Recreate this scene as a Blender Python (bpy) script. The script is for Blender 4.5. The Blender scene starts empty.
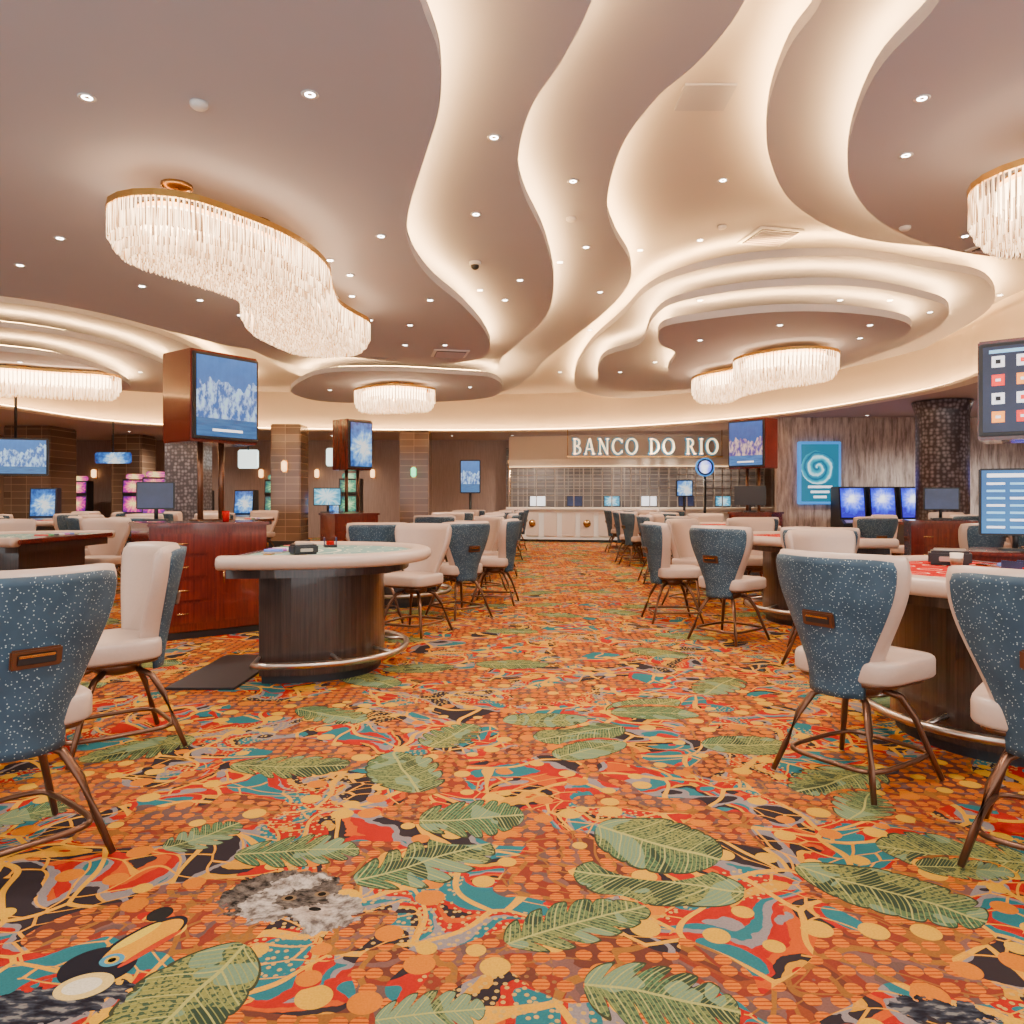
import bpy, bmesh, math, random
from mathutils import Vector, Matrix
random.seed(7)
F=750.0; H=1.35; HZ=500.0
C=bpy.context.scene.collection
def link(o): C.objects.link(o); return o
def cp(px,py,dz):
    Z=F*dz/(HZ-py); return ((px-512)/F*Z, Z)
def fl(px,py):
    Z=F*H/(py-HZ); return ((px-512)/F*Z, Z)
# ---------------- node helper
class NB:
    def __init__(s,name):
        s.m=bpy.data.materials.new(name); s.m.use_nodes=True
        s.t=s.m.node_tree; s.t.nodes.clear()
        s.out=s.t.nodes.new('ShaderNodeOutputMaterial')
        s.b=s.t.nodes.new('ShaderNodeBsdfPrincipled')
        s.t.links.new(s.b.outputs[0],s.out.inputs[0])
    def n(s,ty,**k):
        nd=s.t.nodes.new(ty)
        for a,v in k.items(): setattr(nd,a,v)
        return nd
    def l(s,a,b):
        if isinstance(a,(int,float)): b.default_value=a
        elif isinstance(a,(tuple,list)):
            if len(a)==3 and b.type=='RGBA': a=tuple(a)+(1,)
            b.default_value=a
        else: s.t.links.new(a,b)
    def math(s,op,a,b=0.0,clamp=False):
        nd=s.n('ShaderNodeMath',operation=op,use_clamp=clamp); s.l(a,nd.inputs[0]); s.l(b,nd.inputs[1]); return nd.outputs[0]
    def vm(s,op,a,b=(0,0,0)):
        nd=s.n('ShaderNodeVectorMath',operation=op); s.l(a,nd.inputs[0])
        if op=='SCALE': s.l(b,nd.inputs[3])
        else: s.l(b,nd.inputs[1])
        return nd.outputs['Value'] if op in('LENGTH','DOT_PRODUCT','DISTANCE') else nd.outputs[0]
    def mix(s,f,a,b,ty='MIX'):
        nd=s.n('ShaderNodeMix',data_type='RGBA',blend_type=ty); s.l(f,nd.inputs[0]); s.l(a,nd.inputs[6]); s.l(b,nd.inputs[7]); return nd.outputs[2]
    def vmix(s,f,a,b):
        nd=s.n('ShaderNodeMix',data_type='VECTOR'); s.l(f,nd.inputs[0]); s.l(a,nd.inputs[4]); s.l(b,nd.inputs[5]); return nd.outputs[1]
    def ramp(s,f,stops,interp='LINEAR'):
        nd=s.n('ShaderNodeValToRGB'); cr=nd.color_ramp; cr.interpolation=interp
        while len(cr.elements)<len(stops): cr.elements.new(0.5)
        for e,(p,c) in zip(cr.elements,stops): e.position=p; e.color=tuple(c)+(1,)
        s.l(f,nd.inputs[0]); return nd.outputs[0]
    def noise(s,v,scale,detail=2,out=0,rough=.5):
        nd=s.n('ShaderNodeTexNoise'); 
        if v is not None: s.l(v,nd.inputs['Vector'])
        nd.inputs['Scale'].default_value=scale; nd.inputs['Detail'].default_value=detail; nd.inputs['Roughness'].default_value=rough
        return nd.outputs[out]
    def vor(s,v,scale,feat='F1',rand=1.0):
        nd=s.n('ShaderNodeTexVoronoi',feature=feat); s.l(v,nd.inputs['Vector']); nd.inputs['Scale'].default_value=scale
        nd.voronoi_dimensions='2D'
        nd.inputs['Randomness'].default_value=rand; return nd
    def vor3(s,v,scale,rand=1.0):
        nd=s.vor(v,scale,'F1',rand); nd.voronoi_dimensions='3D'; return nd
    def obj(s): return s.n('ShaderNodeTexCoord').outputs['Object']
    def scalev(s,v,sc):
        return s.vm('MULTIPLY',v,sc)
    def bump(s,h,st=.3,d=.01):
        nd=s.n('ShaderNodeBump'); nd.inputs['Strength'].default_value=st; nd.inputs['Distance'].default_value=d
        s.l(h,nd.inputs['Height']); s.l(nd.outputs[0],s.b.inputs['Normal'])
    def set(s,col=None,rough=.5,metal=0,em=None,es=0):
        if col is not None: s.l(col,s.b.inputs['Base Color'])
        s.l(rough,s.b.inputs['Roughness']); s.b.inputs['Metallic'].default_value=metal
        if em is not None: s.l(em,s.b.inputs['Emission Color']); s.l(es,s.b.inputs['Emission Strength'])
        return s.m
def plain(name,col,rough=.5,metal=0,var=.12,sc=30,em=None,es=0,bump=0):
    b=NB(name); f=b.noise(b.obj(),sc,3)
    c2=tuple(x*(1-var) for x in col)
    b.set(b.mix(f,col,c2),rough,metal,em,es)
    if bump: b.bump(f,bump,.003)
    return b.m
def wood(name,c1,c2,rough=.3,axis=(30,30,1.5),sc=1.5,coat=0):
    b=NB(name); v=b.scalev(b.obj(),axis); f=b.noise(v,sc,5,rough=.65)
    b.set(b.ramp(f,[(.3,c1),(.7,c2)]),rough)
    if coat: b.b.inputs['Coat Weight'].default_value=coat; b.b.inputs['Coat Roughness'].default_value=.06
    return b.m
M={}
M['cream']=plain('cream_leather',(.50,.36,.285),.38,var=.1,sc=60,bump=.15)
b=NB('blue_fabric'); vo=b.vor3(b.obj(),85); f=b.math('LESS_THAN',vo.outputs['Distance'],.21)
nn=b.noise(b.obj(),9,3)
b.set(b.mix(f,b.ramp(nn,[(.3,(.013,.038,.066)),(.7,(.031,.070,.112))]),(.36,.44,.44)),.6); M['blue']=b.m
M['bronze']=plain('bronze_metal',(.15,.068,.038),.3,.7,sc=20)
M['brass']=plain('brass',(.60,.34,.12),.25,1)
M['gold']=plain('gold_rim',(.85,.52,.15),.3,1)
M['steel']=plain('brushed_steel',(.60,.50,.42),.28,1)
M['grille']=plain('grille_metal',(.34,.28,.23),.35,.8)
M['dark']=plain('dark_plastic',(.012,.012,.015),.4)
M['redwood']=wood('mahogany',(.070,.007,.004),(.16,.017,.008),.2,coat=.8)
M['darkwood']=wood('ebony_ribbed',(.006,.004,.004),(.046,.025,.020),.3,(45,45,1.2),coat=.5)
M['brownwood']=wood('walnut',(.15,.075,.04),(.28,.15,.085),.3)
M['backwall']=wood('mauve_brown_panelling',(.24,.16,.13),(.36,.25,.20),.4)
M['ceil']=plain('ceiling_paint',(.425,.43,.495),.75,var=.03,sc=2)
M['ceilbase']=plain('ceiling_paint_light',(.54,.51,.51),.8,var=.03,sc=2)
M['bulk']=plain('cream_bulkhead',(.84,.72,.56),.7,var=.04,sc=1)
M['fascia']=plain('beige_fascia',(.70,.58,.46),.7,var=.04,sc=1)
M['perim']=plain('perimeter_ceiling',(.46,.38,.38),.7,var=.1)
M['white']=plain('white_paint',(.8,.78,.74),.5)
def emis(name,col,st,sample=True):
    b=NB(name); b.set(col,.6,0,col,st)
    if not sample: b.m.cycles.emission_sampling='NONE'
    return b.m
M['led']=emis('cove_led',(1,.56,.20),205)
M['led_wash']=emis('bulkhead_wash_led',(1,.58,.24),60)
M['lens']=emis('downlight_lens',(1,.93,.82),28,False)
M['blueglow']=emis('teal_blue_glow',(.01,.14,.24),1.5,False)
M['letter']=emis('sign_face',(1,.70,.34),2.4,False)
M['diff']=emis('chandelier_lamp',(1,.72,.42),12)
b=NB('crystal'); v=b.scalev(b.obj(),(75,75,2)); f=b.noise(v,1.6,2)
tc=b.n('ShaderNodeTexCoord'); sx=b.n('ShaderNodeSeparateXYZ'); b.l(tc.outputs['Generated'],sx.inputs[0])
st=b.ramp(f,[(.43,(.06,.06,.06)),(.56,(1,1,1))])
es=b.math('MULTIPLY',st,b.math('ADD',b.math('MULTIPLY',sx.outputs[2],5.5),3.6))  # lamplight in the rods painted as streaky emission, stronger towards the top
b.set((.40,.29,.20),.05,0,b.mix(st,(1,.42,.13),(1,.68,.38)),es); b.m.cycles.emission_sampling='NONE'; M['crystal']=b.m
def screen(name,stops,sc=3,st=1.3,axis=(1,1,1)):
    b=NB(name); v=b.scalev(b.obj(),axis); f=b.noise(v,sc,4,rough=.55)
    b.set((.01,.01,.01),.2,0,b.ramp(f,stops),st); return b.m
def splash(name,stops,k=2.2,st=1.4,off=(0,0,0),rays=1.0):
    b=NB(name); o=b.vm('SUBTRACT',b.obj(),off); s_=b.n('ShaderNodeSeparateXYZ'); b.l(o,s_.inputs[0])
    r=b.vm('LENGTH',b.scalev(o,(1,0,1))); an=b.math('ARCTAN2',s_.outputs[2],s_.outputs[0])
    cx=b.n('ShaderNodeCombineXYZ'); b.l(b.math('MULTIPLY',an,2.2),cx.inputs[0]); b.l(b.math('MULTIPLY',r,2.5),cx.inputs[1])
    n1=b.noise(cx.outputs[0],2.0,3,rough=.6); n2=b.noise(b.obj(),9,3)
    f=b.math('ADD',b.math('MULTIPLY',r,k),b.math('MULTIPLY',b.math('SUBTRACT',n1,.5),1.3*rays)); f=b.math('ADD',f,b.math('MULTIPLY',b.math('SUBTRACT',n2,.5),.7))
    b.set((.01,.01,.01),.2,0,b.ramp(f,stops),st); return b.m
M['scr_blue']=splash('screen_blue_glow_art',[(.08,(.9,.85,.75)),(.25,(.30,.55,.85)),(.45,(.04,.20,.60)),(.7,(.01,.06,.28)),(.9,(.005,.02,.10))],1.5,1.4,(.05,0,-.05),.5)
def scape(name,sky,mid_,low,st=1.4,z0=0.0,fq=3):
    b=NB(name); o=b.obj(); s_=b.n('ShaderNodeSeparateXYZ'); b.l(o,s_.inputs[0])
    ridge=b.math('MULTIPLY',b.math('SUBTRACT',b.noise(b.scalev(o,(1,0,0)),fq,3,rough=.5),.5),1.2)
    h=b.math('SUBTRACT',s_.outputs[2],b.math('ADD',ridge,z0))
    tex=b.noise(b.scalev(o,(2,1,1)),7,4,rough=.65)
    fx=b.math('ADD',b.math('MULTIPLY',tex,.7),b.math('MULTIPLY',b.math('ADD',s_.outputs[2],.4),.5))
    skyc=b.mix(fx,sky[0],sky[1]); mc=b.mix(b.ramp(tex,[(.44,(0,0,0)),(.58,(1,1,1))]),mid_[0],mid_[1])
    c=b.mix(b.math('GREATER_THAN',h,.04),mc,skyc)
    lw=b.noise(b.scalev(o,(1,1,9)),5,2); c=b.mix(b.math('LESS_THAN',s_.outputs[2],-.22),c,b.mix(lw,low[0],low[1]))
    b.set((.01,.01,.01),.2,0,c,st); return b.m
M['scr_ice']=scape('screen_icy_scene',((.01,.04,.22),(.05,.22,.58)),((.03,.12,.40),(.45,.65,.88)),((.01,.03,.14),(.04,.22,.50)),1.4,.12)
M['scr_ice2']=scape('screen_blue_night_scene',((.01,.02,.14),(.03,.14,.48)),((.10,.06,.30),(.75,.50,.40)),((.01,.04,.20),(.10,.30,.65)),1.3,.05)
M['scr_navy']=screen('screen_navy',[(.3,(.008,.012,.04)),(.7,(.02,.03,.09))],3,1.2)
M['scr_light']=screen('screen_light_list',[(.3,(.015,.12,.38)),(.7,(.03,.22,.52))],2,1.3)
M['scr_row']=emis('screen_row_light',(.22,.52,.80),1.1,False)
M['scr_white']=emis('screen_white',(.80,.84,.92),1.2,False)
M['scr_red']=emis('screen_red',(.75,.04,.03),1.3,False)
M['scr_orange']=emis('screen_orange',(.95,.33,.05),1.3,False)
M['scr_frame']=emis('blue_lit_frame',(.03,.20,.55),1.4,False)
b=NB('screen_teal_swirl'); o_=b.obj(); d_=b.vm('SCALE',b.vm('SUBTRACT',b.noise(o_,4.5,2,out=1),(.5,.5,.5)),.12)
q_=b.vm('ADD',b.vm('SUBTRACT',o_,(-.06,0,.13)),d_); r_=b.vm('LENGTH',b.scalev(q_,(1,0,1)))
s_=b.n('ShaderNodeSeparateXYZ'); b.l(q_,s_.inputs[0]); an=b.math('ARCTAN2',s_.outputs[2],s_.outputs[0])
wv=b.math('FRACT',b.math('ADD',b.math('MULTIPLY',r_,4.5),b.math('MULTIPLY',an,.15915))); c=b.ramp(wv,[(0,(.01,.10,.20)),(.35,(.02,.42,.55)),(.60,(.65,.92,.95)),(.74,(.02,.30,.45)),(1,(.01,.10,.20))])
c=b.mix(b.math('GREATER_THAN',r_,.43),c,(.01,.16,.26)); b.set((.01,.01,.01),.2,0,c,1.4); M['scr_swirl']=b.m
M['scr_cyan']=splash('screen_cyan_picture',[(.1,(.8,.95,.95)),(.4,(.10,.50,.70)),(.8,(.01,.10,.25))],2.2,1.3)
M['scr_pink']=splash('screen_game_pink',[(.1,(1,.8,.25)),(.35,(1,.2,.2)),(.6,(.5,.02,.25)),(.9,(.10,.01,.20))],2.6,1.6)
M['scr_green']=splash('screen_game_green',[(.1,(.6,.8,.4)),(.35,(.10,.45,.2)),(.6,(.02,.20,.15)),(.9,(.0,.06,.10))],2.6,1.3)
M['scr_purple']=splash('screen_game_blue',[(.1,(.9,.9,1)),(.3,(.3,.35,1)),(.6,(.03,.08,.9)),(.9,(.02,.01,.35))],2.4,2.3,(0,0,.1),.5)
def felt(name,c,line):
    b=NB(name); o=b.obj(); s=b.scalev(o,(1,.85,0)); r=b.vm('LENGTH',s)
    m1=b.math('LESS_THAN',b.math('ABSOLUTE',b.math('SUBTRACT',r,.5)),.014)
    m2=b.math('LESS_THAN',b.math('ABSOLUTE',b.math('SUBTRACT',r,.38)),.010)
    vv=b.vor(o,4.5,rand=.2); m3=b.math('LESS_THAN',b.math('ABSOLUTE',b.math('SUBTRACT',vv.outputs['Distance'],.28)),.03)
    m3=b.math('MULTIPLY',m3,b.math('GREATER_THAN',r,.52))
    m=b.math('MAXIMUM',b.math('MAXIMUM',m1,m2),m3)
    n=b.noise(o,200,2)
    b.set(b.mix(m,b.mix(n,c,tuple(x*.8 for x in c)),line),1); b.b.inputs['Specular IOR Level'].default_value=.03; return b.m
M['felt_red']=felt('red_felt',(.42,.006,.006),(.66,.40,.28))
M['felt_teal']=felt('teal_felt',(.20,.33,.31),(.60,.60,.45))
b=NB('grey_streak_wall'); f=b.noise(b.scalev(b.obj(),(9,9,1.1)),1.3,5,rough=.7)
b.set(b.ramp(f,[(.35,(.19,.15,.14)),(.5,(.42,.35,.33)),(.65,(.62,.54,.50))]),.7); M['greywall']=b.m
def tilemat(name,bw,rh,ms,c1,c2,mo,rough=.3):
    b=NB(name); w=b.n('ShaderNodeTexBrick'); w.offset=0; mp=b.n('ShaderNodeMapping'); mp.inputs['Rotation'].default_value=(math.radians(90),0,0)
    b.t.links.new(b.obj(),mp.inputs[0]); b.t.links.new(mp.outputs[0],w.inputs['Vector']); w.inputs['Scale'].default_value=1
    w.inputs['Brick Width'].default_value=bw; w.inputs['Row Height'].default_value=rh; w.inputs['Mortar Size'].default_value=ms
    w.inputs['Color1'].default_value=c1+(1,); w.inputs['Color2'].default_value=c2+(1,); w.inputs['Mortar'].default_value=mo+(1,)
    b.set(w.outputs['Color'],rough); return b.m
M['tile']=tilemat('bronze_tile_column',.44,.20,.010,(.20,.12,.075),(.13,.075,.045),(.32,.20,.12),.12)
M['cagewall']=tilemat('grey_tile_rear',.40,.26,.014,(.11,.09,.08),(.07,.055,.05),(.24,.19,.15),.2)
b=NB('pebble_column'); vo=b.vor3(b.obj(),12,rand=.5); b.set(b.ramp(vo.outputs['Distance'],[(0,(.30,.29,.34)),(.6,(.045,.04,.052))]),.35,.1); M['pebble']=b.m
# ---------------- carpet
def carpet():
    b=NB('tropical_carpet'); P=b.n('ShaderNodeNewGeometry').outputs['Position']
    d=b.vm('SCALE',b.vm('SUBTRACT',b.noise(P,1.8,1,out=1),(.5,.5,.5)),.55)
    Q=b.vm('ADD',P,d)
    stip=b.noise(P,150,1)
    jit=b.vm('SCALE',b.vm('SUBTRACT',b.noise(P,20,1,out=1),(.5,.5,.5)),.03)
    QJ=b.vm('ADD',Q,jit)
    n1=b.noise(QJ,1.9,1)
    GR=(.20,.165,.165); DK=(.024,.018,.022); RD=(.34,.010,.006); OR=(.44,.065,.005); TL=(.020,.12,.14); GO=(.50,.22,.010); TA=(.28,.19,.12)
    base=b.ramp(n1,[(0,TL),(.34,DK),(.375,GO),(.405,RD),(.445,TL),(.47,GR),(.495,RD),(.525,OR),(.55,DK),(.575,GO),(.60,RD),(.63,GR),(.66,TL),(.71,RD)],'CONSTANT')
    n2=b.noise(b.vm('ADD',QJ,(7,3,0)),2.8,1)
    base=b.mix(b.math('GREATER_THAN',n2,.57),base,GR)
    base=b.mix(b.math('GREATER_THAN',n2,.61),base,DK)
    base=b.mix(b.math('LESS_THAN',n2,.43),base,RD)
    base=b.mix(b.math('LESS_THAN',n2,.385),base,TL)
    YE=(.60,.28,.012)
    e=b.vor(Q,3.1,'DISTANCE_TO_EDGE').outputs['Distance']
    base=b.mix(b.math('LESS_THAN',e,.034),base,YE)
    e2=b.vor(b.scalev(Q,(1,1.9,1)),5.8,'DISTANCE_TO_EDGE').outputs['Distance']
    nm=b.noise(P,1.1,1)
    m=b.math('MULTIPLY',b.math('LESS_THAN',e2,.036),b.math('GREATER_THAN',nm,.48))
    base=b.mix(m,base,(.58,.24,.010))
    v=b.vor(P,34,rand=.7); m=b.math('MULTIPLY',b.math('LESS_THAN',v.outputs['Distance'],.24),b.math('GREATER_THAN',b.noise(b.vm('ADD',P,(4,8,0)),1.4,1),.56))
    base=b.mix(m,base,(.44,.26,.06))
    # clusters of round ribbed beads
    sp_=b.n('ShaderNodeSeparateXYZ'); b.l(P,sp_.inputs[0])
    v=b.vor(P,15,rand=.40); dm=b.math('LESS_THAN',v.outputs['Distance'],.37)
    reg=b.math('GREATER_THAN',b.noise(b.vm('ADD',Q,(11,2,0)),2.1,1),.525)
    base=b.mix(reg,base,b.mix(.75,base,(.13,.035,.02)))
    m=b.math('MULTIPLY',dm,reg)
    rib=b.math('LESS_THAN',b.math('FRACT',b.math('MULTIPLY',sp_.outputs[1],62)),.32)
    bead=b.mix(rib,(.54,.13,.006),(.26,.04,.008))
    base=b.mix(m,base,bead)
    v=b.vor(P,5.8,rand=.9); sx=b.n('ShaderNodeSeparateColor'); b.l(v.outputs['Color'],sx.inputs[0])
    m=b.math('MULTIPLY',b.math('LESS_THAN',v.outputs['Distance'],b.math('ADD',.17,b.math('MULTIPLY',sx.outputs[1],.14))),b.math('GREATER_THAN',sx.outputs[0],.40))
    base=b.mix(m,base,b.mix(b.math('GREATER_THAN',sx.outputs[2],.3),(.50,.14,.005),(.58,.30,.014)))
    # leaves
    vv=b.vor(P,.85,rand=.8); loc=b.vm('SUBTRACT',P,vv.outputs['Position'])
    sc=b.n('ShaderNodeSeparateColor'); b.l(vv.outputs['Color'],sc.inputs[0])
    rot=b.n('ShaderNodeVectorRotate',rotation_type='Z_AXIS'); b.l(loc,rot.inputs['Vector']); b.l(b.math('MULTIPLY',sc.outputs[0],6.28),rot.inputs['Angle'])
    cur=b.scalev(rot.outputs[0],(3.4,5.0,0))
    LV=[(470,818,50,.78,5),(655,842,62,.85,-35),(745,745,45,.55,0),(290,766,56,.48,0),(202,836,38,.65,50),(300,851,58,.55,5),
        (575,925,74,.46,25),(890,893,80,.52,-40),(965,870,42,.5,-10),(660,1000,74,.60,-15),(430,1015,52,.6,10),(590,750,42,.52,35),
        (545,720,42,.5,0),(655,713,42,.5,-5),(450,735,38,.65,60),(330,715,42,.5,-30),(860,805,42,.55,50),(25,815,42,.5,40)]
    for px,py,hl,asp,ang in LV:
        x,y=fl(px,py); L=hl*y/F*1.03
        mp=b.n('ShaderNodeMapping',vector_type='TEXTURE'); b.l(P,mp.inputs[0])
        mp.inputs['Location'].default_value=(x,y,0); mp.inputs['Rotation'].default_value=(0,0,math.radians(ang)); mp.inputs['Scale'].default_value=(L,L*asp*1.3,1)
        f=b.math('LESS_THAN',b.vm('LENGTH',mp.outputs[0]),1.12)
        cur=b.vmix(f,cur,mp.outputs[0])
    cur=b.vm('ADD',cur,b.vm('SCALE',b.vm('SUBTRACT',b.noise(P,2.6,1,out=1),(.5,.5,.5)),.55))
    s=b.n('ShaderNodeSeparateXYZ'); b.l(cur,s.inputs[0]); u=s.outputs[0]; av=b.math('ABSOLUTE',s.outputs[1])
    sv=b.math('SUBTRACT',b.math('MULTIPLY',u,2.9),b.math('MULTIPLY',av,1.3)); fr=b.math('FRACT',b.math('ADD',sv,40.3))
    gapd=b.math('ABSOLUTE',b.math('SUBTRACT',fr,.5))
    notch=b.math('POWER',b.math('MULTIPLY',gapd,2),4)
    amp=b.ramp(b.noise(b.vm('ADD',P,(1,5,0)),.8,0),[(.42,(.06,.06,.06)),(.58,(.58,.58,.58))])
    body=b.math('POWER',b.math('MAXIMUM',b.math('SUBTRACT',1,b.math('MULTIPLY',u,u)),0.0),.55)
    env=b.math('MULTIPLY',body,b.math('SUBTRACT',.84,b.math('MULTIPLY',notch,amp)))
    mask=b.math('LESS_THAN',av,env)
    mask2=b.math('LESS_THAN',av,b.math('ADD',env,.05))
    inl=b.math('LESS_THAN',b.math('ABSOLUTE',u),.99)
    mask=b.math('MULTIPLY',mask,inl); mask2=b.math('MULTIPLY',mask2,inl)
    vein=b.math('MAXIMUM',b.math('LESS_THAN',av,.03),b.math('LESS_THAN',gapd,.03))
    fine=b.math('LESS_THAN',b.math('FRACT',b.math('MULTIPLY',sv,5)),.20)
    lg=b.mix(b.ramp(b.noise(P,1.7,1),[(.38,(0,0,0)),(.62,(1,1,1))]),(.045,.115,.06),(.20,.19,.05))
    lg=b.mix(b.math('GREATER_THAN',b.noise(P,60,1),.53),lg,(.035,.065,.04))
    lg=b.mix(b.math('GREATER_THAN',b.noise(Q,5,1),.57),lg,(.13,.20,.12))
    lg=b.mix(b.math('LESS_THAN',b.noise(b.vm('ADD',Q,(5,1,0)),5,2),.39),lg,(.025,.045,.03))
    lg=b.mix(b.math('MULTIPLY',fine,.8),lg,(.24,.24,.07))
    leaf=b.mix(vein,lg,(.32,.31,.09))
    base=b.mix(mask2,base,(.035,.04,.022)); base=b.mix(mask,base,leaf)
    def ell(px,py,rx,ry,ang,col,base,src=None):
        x,y=fl(px,py); mp=b.n('ShaderNodeMapping',vector_type='TEXTURE'); b.l(P if src is None else src,mp.inputs[0])
        mp.inputs['Location'].default_value=(x,y,0); mp.inputs['Rotation'].default_value=(0,0,math.radians(ang)); mp.inputs['Scale'].default_value=(rx,ry,1)
        return b.mix(b.math('LESS_THAN',b.vm('LENGTH',mp.outputs[0]),1),base,col)
    wob=b.vm('SCALE',b.vm('SUBTRACT',b.noise(P,26,3,out=1),(.5,.5,.5)),.12); Pw=b.vm('ADD',P,wob)
    hair=b.ramp(b.noise(b.vm('ADD',P,d),24,4,rough=.65),[(.38,(0,0,0)),(.62,(1,1,1))])
    pale=b.mix(hair,(.09,.07,.06),(.46,.39,.33)); drk=b.mix(hair,(.010,.009,.009),(.15,.12,.10)); skin=b.mix(hair,(.16,.12,.10),(.44,.36,.29))
    base=ell(283,893,.20,.16,5,drk,base,Pw)
    base=ell(272,905,.10,.11,5,pale,base,Pw)
    base=ell(328,912,.11,.12,5,pale,base,Pw)
    base=ell(300,882,.10,.045,10,pale,base,Pw)
    base=ell(300,900,.085,.065,0,drk,base,Pw)
    base=ell(312,912,.065,.048,-10,skin,base,Pw)
    base=ell(315,909,.022,.012,-10,(.006,.006,.006),base)
    for ex,ey in ((289,898),(322,894)): base=ell(ex,ey,.026,.018,0,(.16,.10,.05),base); base=ell(ex,ey,.014,.013,0,(.004,.004,.004),base)
    fea=b.ramp(b.noise(b.scalev(P,(1,3,1)),18,3),[(.4,(.010,.010,.016)),(.55,(.035,.04,.055)),(.62,(.16,.15,.14))])
    base=ell(34,1006,.24,.085,18,fea,base,Pw)
    base=ell(98,966,.105,.095,0,(.012,.012,.018),base)
    base=ell(84,986,.075,.058,20,(.62,.44,.14),base)
    base=ell(82,986,.050,.036,20,(.66,.58,.42),base)
    base=ell(144,940,.148,.070,62,(.012,.012,.018),base)
    base=ell(144,941,.134,.058,62,(.58,.25,.006),base)
    base=ell(137,936,.085,.020,62,(.62,.42,.03),base)
    base=ell(151,948,.108,.013,62,(.40,.035,.01),base)
    base=ell(160,914,.044,.038,75,(.015,.015,.015),base)
    base=ell(112,960,.034,.032,0,(.05,.20,.30),base)
    base=ell(112,960,.020,.019,0,(.50,.30,.03),base)
    base=ell(112,960,.011,.011,0,(.0,.0,.0),base)
    base=ell(940,1010,.13,.05,-10,fea,base,Pw)
    base=b.mix(b.math('MULTIPLY',stip,.42),base,(0.02,0.014,0.010),'MIX')
    b.set(base,1); b.b.inputs['Specular IOR Level'].default_value=.03
    return b.m
M['carpet']=carpet()
# ---------------- mesh helpers
def mesh(name,vs,fs,mat,smooth=False,parent=None,loc=None):
    me=bpy.data.meshes.new(name); me.from_pydata([tuple(v) for v in vs],[],fs); me.update()
    bm=bmesh.new(); bm.from_mesh(me); bmesh.ops.recalc_face_normals(bm,faces=bm.faces); bm.to_mesh(me); bm.free()
    if smooth:
        for p in me.polygons: p.use_smooth=True
    me.materials.append(mat); o=bpy.data.objects.new(name,me); link(o)
    if parent: o.parent=parent
    if loc: o.location=loc
    return o
def box(name,c,s,mat,bev=.01,parent=None,rot=None,taper=1):
    bm=bmesh.new(); bmesh.ops.create_cube(bm,size=1)
    for v in bm.verts:
        k=taper if v.co.z<0 else 1
        v.co=Vector((v.co.x*s[0]*k,v.co.y*s[1]*k,v.co.z*s[2]))
    if bev: bmesh.ops.bevel(bm,geom=bm.edges[:],offset=min(bev,min(s)*.4),segments=2,affect='EDGES')
    me=bpy.data.meshes.new(name); bm.to_mesh(me); bm.free(); me.materials.append(mat)
    o=bpy.data.objects.new(name,me); link(o); o.location=c
    if rot: o.rotation_euler=rot
    if parent: o.parent=parent
    return o
def loft(name,rings,mat,smooth=True,parent=None,cap=True):
    n=len(rings[0]); vs=[p for r in rings for p in r]; fs=[]
    for i in range(len(rings)-1):
        for j in range(n): fs.append((i*n+j,i*n+(j+1)%n,(i+1)*n+(j+1)%n,(i+1)*n+j))
    if cap: fs.append(tuple(range(n))); fs.append(tuple(range((len(rings)-1)*n,len(rings)*n)))
    return mesh(name,vs,fs,mat,smooth,parent)
def lathe(name,prof,mat,parent=None,n=24,smooth=True,off=(0,0,0)):
    return loft(name,[[(r*math.cos(2*math.pi*k/n)+off[0],r*math.sin(2*math.pi*k/n)+off[1],z+off[2]) for k in range(n)] for r,z in prof],mat,smooth,parent)
def tube_rings(pts,rad,n=8,closed=False):
    rings=[];N=len(pts);P=[Vector(p) for p in pts]
    for i in range(N):
        if closed: t=P[(i+1)%N]-P[i-1]
        else: t=P[min(i+1,N-1)]-P[max(i-1,0)]
        t.normalize(); up=Vector((0,0,1)) if abs(t.z)<.9 else Vector((0,1,0))
        a=t.cross(up).normalized(); c=a.cross(t)
        r=rad[i] if isinstance(rad,(list,tuple)) else rad
        rings.append([tuple(P[i]+a*r*math.cos(2*math.pi*k/n)+c*r*math.sin(2*math.pi*k/n)) for k in range(n)])
    return rings
def tube(name,pts,rad,mat,parent=None,n=8,closed=False):
    r=tube_rings(pts,rad,n,closed)
    if closed: r=r+[r[0]]; return loft(name,r,mat,True,parent,cap=False)
    return loft(name,r,mat,True,parent)
def empty(name,loc=(0,0,0),rz=0):
    o=bpy.data.objects.new(name,None); link(o); o.location=loc; o.rotation_euler=(0,0,rz); o.empty_display_size=.1; return o
def tag(o,label,cat,group=None,kind=None):
    o['label']=label; o['category']=cat
    if group: o['group']=group
    if kind: o['kind']=kind
    return o
def copy_tree(src,parent=None):
    o=src.copy(); link(o)
    if parent: o.parent=parent; o.matrix_parent_inverse=src.matrix_parent_inverse.copy()
    for ch in list(src.children): copy_tree(ch,o)
    return o
def place(tmpl,i,loc,rz):
    o=tmpl if i==0 else copy_tree(tmpl)
    o.location=loc; o.rotation_euler=(0,0,rz); return o
def structure(o,label,cat):
    o['kind']='structure'; o['label']=label; o['category']=cat; return o
def smooth_closed(pts,n=6):
    out=[];N=len(pts)
    for i in range(N):
        p0,p1,p2,p3=[Vector(pts[(i+k)%N]) for k in(-1,0,1,2)]
        for k in range(n):
            t=k/n
            out.append(.5*((2*p1)+(-p0+p2)*t+(2*p0-5*p1+4*p2-p3)*t*t+(-p0+3*p1-3*p2+p3)*t**3))
    return [(v.x,v.y) for v in out]
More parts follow.
